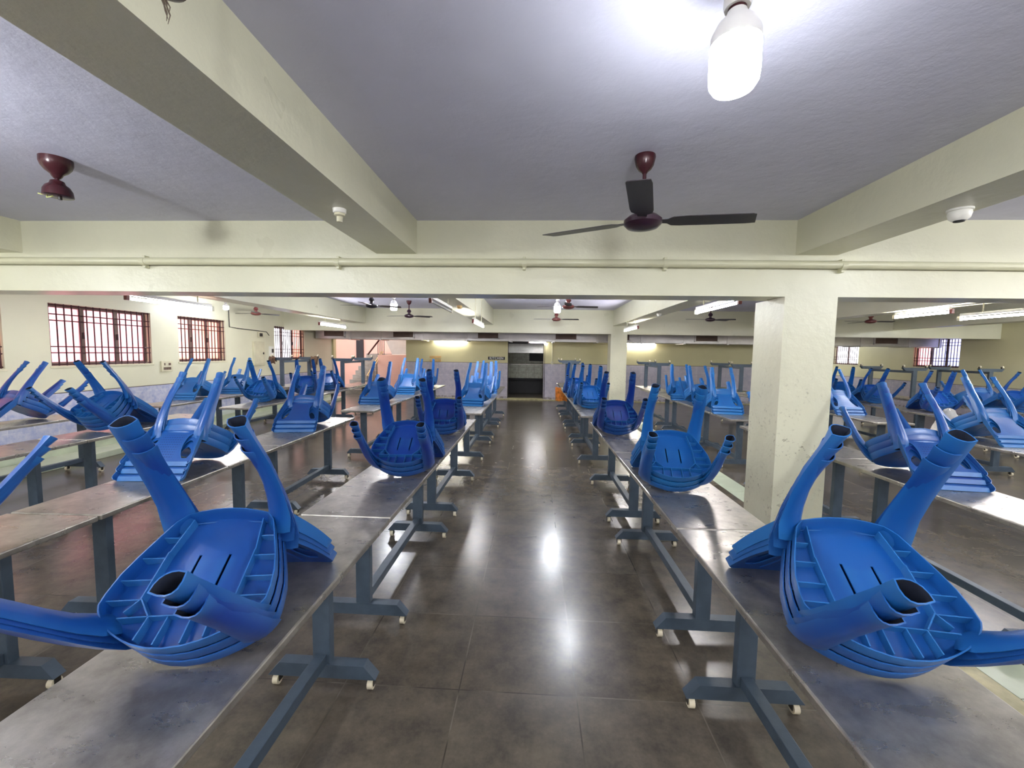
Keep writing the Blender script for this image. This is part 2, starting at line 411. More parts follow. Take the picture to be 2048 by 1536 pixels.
# ---- pipe along the first cross beam
t = empty('conduit_pipe', (-7.0, BM1-.045, 2.395), 'long cream pipe clipped along the face of the nearest cross beam', 'pipe')
bm = bmesh.new(); pts = [(0, 0, 0), (7, 0, .003), (9, 0, -.002), (11, 0, -.012), (13, 0, -.022), (19, 0, -.04)]
tube(bm, pts, .0325, 16); link('pipe_run', bm, 'pipe', t, True)
for x in (3.45, 5.25, 6.9, 8.1, 9.55, 11.2, 13.2):
    bm = bmesh.new(); z = -.002 if x < 9 else -.012 if x < 12 else -.022
    tube(bm, [(x-.02, 0, z), (x+.02, 0, z)], .0365, 16); box(bm, x-.012, x+.012, -.004, .045, z-.055, z+.055, .003)
    link('clip', bm, 'pipe', t)

# ------------------------------------------------------------------ plastic chair (local: x right, y back, z up; origin = middle of the seat's front edge)
OY, OZ = -.208, .45
def shift(bm): bmesh.ops.translate(bm, vec=(0, -OY, -OZ), verts=bm.verts)
def lerp_tab(tab, x):
    for (a, va), (b, vb) in zip(tab, tab[1:]):
        if (a-x)*(b-x) <= 0: return va+(vb-va)*(x-a)/(b-a) if a != b else va
    return tab[-1][1] if abs(x-tab[-1][0]) < abs(x-tab[0][0]) else tab[0][1]
WT = [(.178, .114), (.150, .134), (.11, .150), (.05, .173), (0, .192), (-.05, .203), (-.10, .203), (-.14, .191), (-.17, .176), (-.208, .152)]
def seat_mesh():
    bm = bmesh.new()
    ys = [.178, .165, .14, .11, .07, .051, .03, -.02, -.07, -.072, -.10, -.13, -.16, -.185, -.208]
    base = [0, .038, .0455, .078, .100]
    grid = []
    for j, y in enumerate(ys):
        w = lerp_tab(WT, y); row = []
        xs = base+[.1+(w-.1)*q for q in (.33, .66, 1)]
        xs = [-a for a in xs[:0:-1]]+xs
        for x in xs:
            u = x/w; front = max(0, min(1, (-.10-y)/.108)); rear = max(0, min(1, (y-.14)/.038))
            yy = y+front*.050*u*u-rear*.012*u*u
            z = .437+.013*front**2+.004*u*u*(1-front)-.006*math.cos(u*PI/2)*(1-front)
            row.append(bm.verts.new((x, yy, z)))
        grid.append(row)
    n = len(grid[0])
    for j in range(len(grid)-1):
        for i in range(n-1):
            xm = abs((grid[j][i].co.x+grid[j][i+1].co.x)/2); ym = (ys[j]+ys[j+1])/2
            if math.inf > xm > .038 and xm < .0455 and -.07 < ym < .05: continue          # the two long slots
            bm.faces.new((grid[j][i], grid[j][i+1], grid[j+1][i+1], grid[j+1][i]))
    # skirt all round
    per = grid[0][:]+[g[-1] for g in grid[1:]]+grid[-1][-2::-1]+[g[0] for g in grid[-2:0:-1]]
    c = Vector((0, -.01, 0)); s1, s2 = [], []
    for v in per:
        d = v.co-c; d.z = 0; d.normalize()
        s1.append(bm.verts.new(v.co+d*.006+Vector((0, 0, -.012)))); s2.append(bm.verts.new(v.co+d*.008+Vector((0, 0, -.050))))
    m = len(per)
    for i in range(m):
        k = (i+1) % m
        bm.faces.new((per[i], per[k], s1[k], s1[i])); bm.faces.new((s1[i], s1[k], s2[k], s2[i]))
    bmesh.ops.recalc_face_normals(bm, faces=bm.faces)
    g = bm.faces[:]+bm.edges[:]+bm.verts[:]
    bmesh.ops.solidify(bm, geom=g, thickness=.0035)
    # ribs under the seat
    def rib(p, q, h0=.032, h1=.032, t=.0016, zt=.434):
        p = Vector((*p, 0)); q = Vector((*q, 0)); d = (q-p).normalized(); nn = Vector((-d.y, d.x, 0))*t
        vs = [bm.verts.new(a+s*nn+Vector((0, 0, z))) for a, z0 in ((p, zt-h0), (q, zt-h1)) for s in (-1, 1) for z in (z0, zt)]
        # order: p- low, p- top, p+ low, p+ top, q- low, q- top, q+ low, q+ top
        for f in ((0, 1, 3, 2), (4, 6, 7, 5), (0, 4, 5, 1), (2, 3, 7, 6), (0, 2, 6, 4), (1, 5, 7, 3)): bm.faces.new([vs[i] for i in f])
    for s in (-1, 1):
        rib((s*.103, .16), (s*.120, .05), .03, .028); rib((s*.120, .05), (s*.120, -.085)); rib((s*.120, -.085), (s*.078, -.132))
        rib((s*.120, -.085), (s*.145, -.120), .03, .03); rib((s*.078, -.132), (s*.150, -.136), .028, .034)
        for y in (.10, .035, -.03, -.085): rib((s*.119, y), (s*(lerp_tab(WT, y)+.004), y-.003), .024, .03)
        rib((s*.078, -.132), (s*.082, -.190), .028, .030); rib((s*.030, -.133), (s*.032, -.202), .026, .028)
    rib((-.078, -.132), (.078, -.132), .028, .028)
    shift(bm); return bm
def leg_mesh(stations, nrm, s):
    """stations: (x, y, z, width, depth); a hollow almond section tapering to an open foot"""
    bm = bmesh.new(); rings = []; nx, ny = nrm; L = math.hypot(nx, ny); nx, ny = nx/L, ny/L
    N = 7
    for (x, y, z, a, b) in stations:
        ring = []
        prof = [(-1+2*i/(N-1), 1) for i in range(N)]+[(1-2*i/(N-1), -1) for i in range(1, N-1)]
        for u, side in prof:
            ww = u*a/2; dd = b*((.62*(1-abs(u)**2.0)) if side > 0 else (-.42*(1-abs(u)**2.2)))
            ring.append(bm.verts.new((s*(x+nx*dd-ny*ww), y+ny*dd+nx*ww, z)))
        rings.append(ring)
    m = len(rings[0])
    for i in range(len(rings)-1):
        for k in range(m): bm.faces.new((rings[i][k], rings[i][(k+1) % m], rings[i+1][(k+1) % m], rings[i+1][k]))
    bmesh.ops.recalc_face_normals(bm, faces=bm.faces)
    # keep normals outward for an inward solidify
    f0 = bm.faces[0] if hasattr(bm.faces, '__getitem__') and bm.faces.ensure_lookup_table() is None else None
    c = Vector((s*stations[0][0], stations[0][1], stations[0][2]))
    fc = f0.calc_center_median(); 
    if (Vector((fc.x, fc.y, 0))-Vector((c.x, c.y, 0))).dot(f0.normal) < 0: bmesh.ops.reverse_faces(bm, faces=bm.faces)
    bmesh.ops.solidify(bm, geom=bm.faces[:]+bm.edges[:]+bm.verts[:], thickness=.003)
    bm.normal_update()
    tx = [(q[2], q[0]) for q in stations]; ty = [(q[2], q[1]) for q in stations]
    for f in bm.faces:                                   # hollow leg inside: painted-in shade of the openings, with grime
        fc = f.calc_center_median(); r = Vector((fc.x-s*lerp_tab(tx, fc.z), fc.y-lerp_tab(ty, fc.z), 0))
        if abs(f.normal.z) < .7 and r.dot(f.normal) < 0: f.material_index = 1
    shift(bm); return bm
FRONT = [(.197, -.256, 0, .064, .050), (.198, -.245, .045, .061, .036), (.199, -.234, .09, .063, .033), (.200, -.214, .17, .067, .038), (.199, -.192, .26, .074, .038),
         (.194, -.170, .34, .084, .037), (.186, -.151, .395, .096, .034), (.175, -.130, .440, .088, .026)]
REAR = [(.139, .180, 0, .064, .048), (.144, .182, .045, .061, .034), (.148, .184, .09, .062, .033), (.153, .188, .17, .065, .037), (.155, .187, .26, .071, .037),
        (.153, .180, .34, .080, .038), (.152, .168, .395, .090, .042), (.148, .146, .438, .086, .046)]
def back_mesh():
    bm = bmesh.new(); rows = []
    vs = [0, .08, .16, .22, .27, .33, .40, .48, .56, .64, .71, .77, .82, .87, .92, .96, .985, 1.0]
    for v in vs:
        Wd = .160+(.219-.160)*v**.9
        if v > .92: Wd -= .022*((v-.92)/.08)**2
        hc = Wd-.062+.004*v
        s = math.sin(PI*(v-.22)/.62)**.55 if .22 < v < .84 else 0
        hw = .005+.033*s
        xs = [0, .03, .06, (hc-hw)*.88, hc-hw, hc-hw*.0, hc+hw, hc+hw+(Wd-hc-hw)*.5, Wd]
        xs = [-a for a in xs[:0:-1]]+xs
        row = []
        for x in xs:
            u = x/Wd
            y = .166+.100*v**1.12-.016*u*u*(1-.35*v)+.010*math.sin(v*PI)
            z = .430+.341*v-.004*u*u*v
            row.append(bm.verts.new((x, y, z)))
        rows.append(row)
    n = len(rows[0]); C = n//2
    for j in range(len(rows)-1):
        for i in range(n-1):
            ci = sorted((abs(i-C), abs(i+1-C)))
            vm = (vs[j]+vs[j+1])/2
            if ci in ([4, 5], [5, 6]) and .22 < vm < .84: continue
            bm.faces.new((rows[j][i], rows[j][i+1], rows[j+1][i+1], rows[j+1][i]))
    # rolled top lip and side returns
    top = rows[-1]; l1 = [bm.verts.new(v.co+Vector((0, .008, 0))) for v in top]; l2 = [bm.verts.new(v.co+Vector((0, .012, -.030))) for v in top]
    for i in range(n-1):
        bm.faces.new((top[i], top[i+1], l1[i+1], l1[i])); bm.faces.new((l1[i], l1[i+1], l2[i+1], l2[i]))
    for side in (0, -1):
        sg = -1 if side == 0 else 1
        prev = None
        for r in rows:
            v = r[side]; w = bm.verts.new(v.co+Vector((sg*.010, .046-.016*(v.co.z-.43)/.34, -.004)))
            if prev: bm.faces.new((prev[0], v, w, prev[1]))
            prev = (v, w)
    bmesh.ops.recalc_face_normals(bm, faces=bm.faces)
    bmesh.ops.solidify(bm, geom=bm.faces[:]+bm.edges[:]+bm.verts[:], thickness=.0035)
    # raised border round the middle panel
    pts = [(.085, .10), (.082, .5), (.105, .86)]
    for s in (-1, 1):
        tube(bm, [(s*x, .166+.100*v**1.12-.004, .430+.341*v) for x, v in pts], .003, 6)
    shift(bm); return bm
chair_proto = empty('plastic_chair', (0, 0, 0), 'x', 'chair')
link('seat', seat_mesh(), 'plastic', chair_proto, True)
link('backrest', back_mesh(), 'plastic_back', chair_proto, True)
for s in (-1, 1):
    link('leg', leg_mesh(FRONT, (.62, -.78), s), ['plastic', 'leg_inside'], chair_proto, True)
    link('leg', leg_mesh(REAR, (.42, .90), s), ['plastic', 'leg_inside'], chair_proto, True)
PHI = math.atan2(.771-.45, .274+.208)
used = [False]
def place_chair(x, y, deg, z, level, label, group, tint):
    tint = max(0, min(1, tint+random.uniform(-.28, .28)))
    a = math.radians(deg); u = Vector((math.cos(a), math.sin(a), 0)); sd = -Vector((-u.y, u.x, 0)); k = Vector((0, 0, 1))
    yv = -math.cos(PHI)*u+math.sin(PHI)*k; zv = -math.sin(PHI)*u-math.cos(PHI)*k
    off = Vector((0, 0, 0))+yv*(-.003*level)+zv*(-.052*level)
    m = Matrix.Identity(4)
    for i in range(3): m[i][0] = sd[i]; m[i][1] = yv[i]; m[i][2] = zv[i]
    m.translation = Vector((x, y, z+.004))+off
    o = chair_proto if not used[0] else copy_tree(chair_proto); used[0] = True
    o.matrix_world = m; o['label'] = label; o['category'] = 'chair'; o['group'] = group
    for c in o.children: c.color = (tint, tint, tint, 1)
    return o
TT = .745
# (x, y, heading of the seat front, how many, tint, which stack it is)
STACKS = [
 (-.931, 1.031, -80.7, 3, .25, 'nearest stack on the aisle table row left of the aisle'),
 (-.902, 2.786, -85.7, 3, .15, 'second stack along the left aisle row'),
 (-.947, 4.273, -83.9, 3, .05, 'third stack along the left aisle row'),
 (-.959, 7.193, 83.8, 3, .95, 'first stack past the gap in left aisle row'),
 (-.994, 8.377, 87.7, 3, .85, 'second stack past the gap in left aisle row'),
 (-.989, 9.312, 90.2, 3, .85, 'farthest stack of the left aisle row'),
 (.970, 1.127, -96.7, 3, .3, 'nearest stack on the aisle table row right of the aisle'),
 (.914, 2.647, -97.5, 3, .8, 'second stack along the right aisle row'),
 (.921, 4.487, -92.8, 3, .1, 'third stack along the right aisle row'),
 (.921, 6.633, -89.5, 3, .6, 'first stack past the gap in right aisle row'),
 (.905, 7.75, -88.8, 3, .5, 'second stack past the gap in right aisle row'),
 (.880, 8.75, -90.2, 3, .5, 'farthest stack of the right aisle row'),
 (-2.50, 1.49, 93, 3, .4, 'nearest stack, cut by left frame edge, second row left'),
 (-2.563, 3.093, 96.2, 3, .55, 'perforated-back stack in front, second row left of aisle'),
 (-2.62, 4.769, 100.1, 3, .35, 'stack at the row break, second row left of aisle'),
 (-2.63, 7.112, 92.3, 3, .4, 'first stack past the gap, second row left'),
 (-2.62, 8.76, 91.8, 4, .9, 'middle stack past the gap, second row left'),
 (-2.63, 10.2, 95.7, 3, .7, 'farthest stack of the second row left'),
 (-4.50, 4.0, -90.8, 4, .3, 'near stack on the third row left, under first windows'),
 (-4.45, 6.503, -77.9, 3, .6, 'first stack past the gap, third row left'),
 (-4.40, 7.765, -66.6, 3, .2, 'middle stack past the gap, third row left'),
 (-4.45, 8.71, -80.1, 3, .2, 'farthest stack of the third row left'),
 (-5.87, 4.62, 82.2, 3, .3, 'stack at far left edge, row beside left wall'),
 (-5.95, 7.136, 98.1, 3, .8, 'first stack past the gap, row beside left wall'),
 (-5.95, 8.2, 103.5, 3, .95, 'second stack past the gap, row beside left wall'),
 (2.90, 3.435, 83.5, 3, .4, 'large stack right of the near pillar, second row right'),
 (2.83, 4.85, 90, 3, .6, 'stack half hidden behind near pillar, second row right'),
 (3.031, 6.897, 78.9, 3, .95, 'first stack past the gap, second row right'),
 (3.02, 7.875, 86.9, 3, .95, 'middle stack past the gap, second row right'),
 (2.992, 8.739, 80.5, 3, .9, 'farthest stack of the second row right'),
 (4.98, 4.93, 85.7, 3, .7, 'perforated-back stack at right edge, third row right'),
 (4.87, 7.11, 88.2, 3, .6, 'first stack past the gap, third row right'),
 (4.9, 8.7, -92, 3, .2, 'stack seen left of near pillar, third row right'),
 (6.60, 7.05, -110, 3, .25, 'first stack past the gap, fourth row right'),
 (6.62, 8.30, -97.8, 3, .5, 'middle stack past the gap, fourth row right'),
 (6.60, 9.17, -115, 3, .5, 'farthest stack of the fourth row right'),
 (8.2, 7.3, -95, 3, .3, 'near stack at right edge, fifth row right'),
 (8.3, 8.35, 84, 3, .75, 'farther stack on the fifth row right'),
]
for (x, y, a, n, tint, ph) in STACKS:
    for lv in range(n):
        pos = 'bottom' if lv == 0 else 'topmost' if lv == n-1 else ('middle' if n == 3 else ('second from bottom' if lv == 1 else 'second from top'))
        place_chair(x, y, a, TT, lv, '%s upturned blue chair, %s' % (pos, ph), 'upturned blue plastic chairs stacked on the tables', tint+.06*(lv-1))

# ------------------------------------------------------------------ folding-look canteen tables on T feet
TL = 1.622
def make_table():
    t = empty('canteen_table', (0, 0, 0), 'x', 'table')
    bm = bmesh.new(); box(bm, -.245, .245, 0, TL, .715, TT, .006); link('tabletop', bm, 'steel', t)
    for yy in (.235, TL-.235):
        BOX('leg', (-.042, .042, yy-.022, yy+.022, .125, .716), 'frame', t, .003)
        bm = bmesh.new(); extrude_poly(bm, [(-.262, .062), (.262, .062), (.205, .128), (-.205, .128)], yy-.028, yy+.028)
        f = link('foot', bm, 'frame', t)
        for s in (-1, 1):
            bm = bmesh.new()
            r = tube(bm, [(s*.232-.013, yy, .027), (s*.232+.013, yy, .027)], .0262, 16)
            link('caster_wheel', bm, 'caster', f, True)
            bm = bmesh.new(); box(bm, s*.232-.018, s*.232-.0145, yy-.014, yy+.014, .02, .055); box(bm, s*.232+.0145, s*.232+.018, yy-.014, yy+.014, .02, .055)
            box(bm, s*.232-.016, s*.232+.016, yy-.016, yy+.016, .052, .063); link('caster_fork', bm, 'caster_metal', f)
    BOX('stretcher', (-.026, .026, .257, TL-.257, .126, .178), 'frame', t, .003)
    return t
table_proto = make_table(); tused = [False]
def place_table(x0, y0, x1, label, flip=False):
    """x0 = centre at its near end, x1 = centre at its far end"""
    o = table_proto if not tused[0] else copy_tree(table_proto); tused[0] = True
    ang = -math.atan2(x1-x0, TL)
    if flip:
        o.location = (x0, y0+TL, TT*2+.002); o.rotation_euler = (PI, 0, ang)
    else:
        o.location = (x0, y0, 0); o.rotation_euler = (0, 0, ang)
    o['label'] = label; o['category'] = 'table'; o['group'] = 'upside-down tables parked on other tables' if flip else 'steel-topped canteen tables in rows'
    return o
ORD = ['nearest', 'second', 'third', 'fourth']
def row(xfun, groups, phrase):
    for gi, (y0, n) in enumerate(groups):
        for i in range(n):
            ya = y0+i*(TL+.012)
            lab = '%s steel table %s, %s' % (ORD[i], ('before the row gap' if gi == 0 else 'past the row gap') if len(groups) > 1 else 'of its run', phrase)
            place_table(xfun(ya), ya, xfun(ya+TL), lab)
G1, G2 = (.458, 3), (5.86, 3)
row(lambda y: -.983, [G1, G2], 'aisle row left of the aisle')
row(lambda y: .985 if y < 5.5 else .93, [G1, (5.86, 4)], 'aisle row right of the aisle')
row(lambda y: -2.47-.026*(y-1.5) if y < 5.5 else -2.555, [(.35, 3), G2], 'second row left of the aisle')
row(lambda y: -4.33-.045*(y-2) if y < 5.5 else -4.40, [(.35, 3), G2], 'third row left of the aisle')
row(lambda y: -5.82 if y < 5.5 else -5.74, [(.35, 3), G2], 'row beside the left wall')
row(lambda y: 2.86 if y < 5.5 else 2.985, [G1, G2], 'second row right of the aisle')
row(lambda y: 4.87 if y < 5.5 else 4.94, [G1, G2], 'third row right of the aisle')
row(lambda y: 6.50, [G2], 'fourth row right of the aisle')
row(lambda y: 8.30, [G2], 'fifth row right of the aisle')
row(lambda y: 10.0, [(5.86, 3)], 'row nearest the right wall')
for x, y, ph in ((.93, 10.35, 'at far end of right aisle row'), (-4.42, 9.15, 'at far end, third row left'), (-5.74, 8.95, 'at far end, row by left wall'),
                 (2.985, 9.82, 'at far end, second row right'), (4.94, 9.92, 'at far end, third row right'),
                 (8.15, 9.1, 'fifth row right'), (10.0, 9.4, 'nearest the right wall')):
    place_table(x, y, x, 'table lying upside down with its T feet up, '+ph, True)

# ------------------------------------------------------------------ lights, fans and fittings
def tube_light(x, y0, y1, z, label, lit=True, along='y', stem=.0, ceil=None):
    c = ((x, (y0+y1)/2, z)) if along == 'y' else (((y0+y1)/2, x, z))
    t = empty('tube_light', c, label, 'light', 0 if along == 'y' else -PI/2)
    h = (y1-y0)/2
    BOX('batten', (-.02, .02, -h+.02, h-.02, .035, .075), 'white_plastic', t, .004)
    bm = bmesh.new(); tube(bm, [(0, -h+.03, 0), (0, h-.03, 0)], .0155, 12); link('tube', bm, 'tube_on' if lit else 'tube_off', t, True)
    for s in (-1, 1):
        bm = bmesh.new(); box(bm, -.019, .019, s*h-.022, s*h+.022, -.022, .045, .004); link('end_cap', bm, 'fan_red' if s < 0 else 'ivory_plastic', t)
    if ceil:
        for s in (-.6, .6):
            bm = bmesh.new(); tube(bm, [(0, s*h, .07), (0, s*h, ceil-z)], .008, 8); link('hanger', bm, 'ivory_plastic', t)
    return t
tube_light(-4.8, 4.70, 6.0, 2.19, 'long lit tube light hanging from the leftmost beam, near the first windows', ceil=2.387)
tube_light(-4.80, 9.1, 10.4, 2.19, 'lit tube light at the far end of the leftmost beam', ceil=2.387)
tube_light(-1.27, 5.05, 6.32, 2.23, 'unlit grey tube light under the beam left of the aisle', False, ceil=2.387)
tube_light(-1.08, 7.3, 8.75, 2.15, 'lit tube light at far end of the beam left of the aisle', ceil=CZ2)
tube_light(2.2, 4.65, 5.85, 2.20, 'lit tube light behind the near pillar, nearer on the right beam', ceil=2.387)
tube_light(2.2, 9.05, 10.35, 2.19, 'lit tube light at the far pillar, farther on the right beam', ceil=2.387)
tube_light(6.0, 4.75, 6.25, 2.19, 'long lit tube light cut by the right frame edge', ceil=2.387)
tube_light(5.98, 6.35, 7.3, 2.30, 'lit tube light just beyond the one at right frame edge', ceil=2.387)
tube_light(9.57, 4.6, 5.85, 2.20, 'added fill tube light on the beam nearest the right wall, off to the right', ceil=2.387)  # unseen tube added to brighten the right wall
for i_, (x_, y_) in enumerate(((-1.23, -3.2), (2.36, -3.2), (-1.23, -1.6), (2.36, -1.6), (-4.95, -1.6), (5.98, .6), (5.98, 2.2))):  # unseen tubes added as fill for the whole hall
    tube_light(x_, y_, y_+1.22, 2.32, 'added fill tube light on the beam, %s' % ['behind camera left, rear', 'behind camera right, rear', 'behind camera left, front', 'behind camera right, front', 'behind camera, far left beam', 'right of camera, out of frame, nearer', 'right of camera, out of frame, farther'][i_], ceil=2.48)
tube_light(YF-.06, 2.85, 4.07, 1.99, 'lit tube light on the far wall right of the far pillar', along='x')
tube_light(YF-.06, -3.45, -2.30, 2.03, 'lit tube light on far wall behind the duct, left of kitchen', along='x')
tube_light(YF-.10, -.20, .42, 1.99, 'short lit tube light over the kitchen opening', along='x')

def led_bulb(x, y, zb, zc, R, H, label, glow='bulb_on'):
    """zb = bottom of the diffuser, zc = ceiling it hangs from"""
    t = empty('led_bulb', (x, y, zc), label, 'light')
    b = zb-zc
    bm = bmesh.new(); lathe(bm, [(R*.55, b), (R*.82, b+H*.04), (R*.97, b+H*.12), (R, b+H*.22), (R, b+H*.62)]); link('diffuser', bm, glow, t, True)
    bm = bmesh.new(); lathe(bm, [(R*.995, b+H*.62), (R*.97, b+H*.76), (R*.75, b+H*.9), (R*.44, b+H), (R*.38, b+H*1.06)]); link('bulb_body', bm, 'white_plastic', t, True)
    bm = bmesh.new(); lathe(bm, [(R*.36, b+H*1.0), (R*.36, b+H*1.14)]); link('screw_cap', bm, 'fan_brown', t, True)
    bm = bmesh.new(); lathe(bm, [(R*.5, b+H*1.1), (R*.55, b+H*1.16), (R*.52, b+H*1.3), (R*.3, b+H*1.38), (R*.2, max(b+H*1.42, -.02)), (R*.6, -.012), (R*.62, 0)]); link('holder', bm, 'white_plastic', t, True)
    return t
led_bulb(.585, 1.35, 2.416, CZ1, .071, .215, 'big lit LED bulb hanging from the ceiling near the camera', 'bulb_soft')
led_bulb(-3.05, 1.15, 2.416, CZ1, .071, .215, 'lit LED bulb on the ceiling left of the near left beam')
led_bulb(4.25, 1.2, 2.416, CZ1, .071, .215, 'lit LED bulb on the ceiling right of the near right beam')
# unseen fill bulbs added behind and beside the camera
for i, (bx_, by_) in enumerate(((.585, -1.9), (-3.05, -1.9), (4.25, -1.9), (-6.2, 1.2), (8.0, 1.2))):
    led_bulb(bx_, by_, 2.416, CZ1, .071, .215, 'added fill LED bulb on the ceiling, %s' % ['in the bay right behind the camera', 'behind the camera, left bay', 'behind the camera, right bay', 'in the near bay beside the left wall', 'in the near bay toward the right wall'][i])
for x_, y_, z_, l_ in ((7.9, 4.9, CZ2, 'beyond first cross beam, out of frame right'), (11.1, 5.6, CZ2, 'near the right wall, out of frame'), (11.2, 8.4, CZ2, 'near the right wall, farther and out of frame'), (10.7, 17.3, CZ2, 'in the far right recess')):  # bulbs added out of view to brighten the right side
    led_bulb(x_, y_, 2.46, z_, .071, .2, 'added fill LED bulb on the ceiling '+l_)
led_bulb(-2.80, 8.2, 2.42, CZ2, .065, .20, 'lit LED bulb beyond first cross beam, between two left fans')
led_bulb(.44, 8.3, 2.42, CZ2, .065, .20, 'lit LED bulb in front of the central far fans')
led_bulb(.56, 5.9, 2.52, CZ2, .055, .16, 'lit LED bulb just below first cross beam, over the aisle')
led_bulb(-6.42, 8.4, 2.42, CZ2, .05, .12, 'small lit LED bulb near the left wall windows')

def fan(x, y, zc, zh, angs, label, sc=1, body='fan_brown', blade='fan_dark', L=.56, droop=0):
    t = empty('ceiling_fan', (x, y, zc), label, 'fan')
    h = zh-zc
    bm = bmesh.new(); lathe(bm, [(.058, 0), (.060, -.012), (.056, -.03), (.050, -.055), (.036, -.078), (.018, -.092), (.013, -.1)]); link('canopy', bm, body, t, True)
    bm = bmesh.new(); tube(bm, [(0, 0, -.09), (0, 0, h+.09)], .011, 10); link('downrod', bm, body, t, True)
    bm = bmesh.new(); lathe(bm, [(.014, h+.16), (.04, h+.14), (.052, h+.10), (.03, h+.085), (.03, h+.05), (.085, h+.032), (.108, h+.012), (.108, h-.01), (.088, h-.030), (.045, h-.042), (.01, h-.046)]); link('motor', bm, body if body != 'fan_brown' else 'fan_motor', t, True)
    for a in angs:
        bm = bmesh.new(); tilt = .03
        pts = []
        for r, w in ((.10, .024), (.14, .028), (.17, .056), (.22, .062), (L-.05, .060), (L, .052)):
            pts.append((r, w))
        top, bot = [], []
        ring_t = [(r, w) for r, w in pts]+[(r-(.03 if i == 0 else 0), -w) for i, (r, w) in enumerate(reversed(pts))]
        for r, w in ring_t:
            z = h+.004-w*.13+(-droop*(r-.1))
            top.append(bm.verts.new((r*math.cos(a)-w*math.sin(a), r*math.sin(a)+w*math.cos(a), z+.002)))
            bot.append(bm.verts.new((r*math.cos(a)-w*math.sin(a), r*math.sin(a)+w*math.cos(a), z-.002)))
        bm.faces.new(top); bm.faces.new(bot[::-1]); n = len(top)
        for i in range(n): bm.faces.new((top[i], bot[i], bot[(i+1) % n], top[(i+1) % n]))
        bmesh.ops.recalc_face_normals(bm, faces=bm.faces); link('blade', bm, blade, t)
    return t
D = math.radians
fan(.62, 2.53, CZ1, 2.392, [D(-6), D(-106), D(152)], 'maroon three-blade ceiling fan in the middle of the near bay', L=.63)
fan(-3.05, 7.7, CZ2, 2.455, [D(-88), D(185), D(30)], 'dark ceiling fan beyond first cross beam, left, blade towards camera', body='fan_dark')
fan(-2.98, 9.8, CZ2, 2.45, [D(18), D(40), D(168)], 'farther brown ceiling fan left, on a long rod', body='fan_brown')
fan(.60, 7.6, CZ2, 2.46, [D(8), D(170), D(-95)], 'reddish ceiling fan over the aisle beyond first cross beam', body='fan_red')
fan(.53, 10.3, CZ2, 2.45, [D(2), D(178), D(90)], 'farther reddish ceiling fan over the aisle', body='fan_red')
fan(4.05, 9.9, CZ2, 2.45, [D(178), D(25), D(-8)], 'brown ceiling fan right, seen between the two pillars')
fan(-6.6, 9.6, CZ2, 2.45, [D(175), D(60), D(-60)], 'reddish ceiling fan nearest the left wall', body='fan_red')
fan(7.6, 9.9, CZ2, 2.45, [D(5), D(178), D(95)], 'reddish ceiling fan right of near pillar, below first cross beam', body='fan_red')
fan(10.6, 15.6, CZ2, 2.42, [D(170), D(-40), D(60)], 'dark ceiling fan far right in front of the recess window')

# dismantled fans: only canopy and a bell with loose wires
def fan_stub(x, y, zc, label, sc=1.0, drop=.0):
    t = empty('fan_mount', (x, y, zc), label, 'fan mount')
    bm = bmesh.new(); lathe(bm, [(.078*sc, 0), (.078*sc, -.028), (.070*sc, -.052), (.052*sc, -.076), (.030*sc, -.094), (.024*sc, -.108), (.016*sc, -.118)]); link('canopy', bm, 'fan_brown', t, True)
    bm = bmesh.new(); tube(bm, [(0, 0, -.1), (0, 0, -.19-drop)], .011, 10); link('downrod', bm, 'fan_brown', t, True)
    bm = bmesh.new(); lathe(bm, [(.020, -.128-drop), (.032, -.134-drop), (.038, -.152-drop), (.056, -.166-drop), (.068, -.19-drop), (.072, -.224-drop), (.06, -.228-drop)]); link('bell', bm, 'fan_brown', t, True)
    bm = bmesh.new(); tube(bm, [(.0, 0, -.21-drop), (-.03, -.02, -.225-drop), (-.07, -.03, -.222-drop), (-.095, -.03, -.215-drop)], .003, 6); tube(bm, [(0, 0, -.21-drop), (-.01, -.03, -.235-drop), (-.04, -.03, -.24-drop), (-.05, -.02, -.225-drop)], .003, 6); link('loose_wire', bm, 'wire_y', t)
    bm = bmesh.new(); tube(bm, [(.01, 0, -.20-drop), (.012, 0, -.245-drop)], .010, 8); link('rod_end', bm, 'wire', t)
    return t
fan_stub(-2.965, 2.5, CZ1, 'maroon fan mount without fan, on ceiling left of the near left beam')
t = empty('cable_bundle', (-.80, .9, CZ1), 'dark fitting with cobwebbed loose wires at the top left frame edge', 'ceiling fitting')
bm = bmesh.new(); lathe(bm, [(.05, 0), (.05, -.02), (.012, -.05), (.012, -.33), (.03, -.34), (.045, -.36), (.04, -.385), (.012, -.40)]); link('rod_and_bell', bm, 'fan_brown', t, True)
bm = bmesh.new()
for q in range(5):
    a = q*1.3; tube(bm, [(0, 0, -.395), (.004*math.cos(a), .004*math.sin(a), -.41), (.004+.006*math.cos(a+.5), .004, -.422-.004*q), (.008+.003*math.cos(a), .004*math.sin(a), -.434-.007*q)], [.003, .002, .0012, .0006], 5)
link('loose_wire', bm, 'fibre', t)

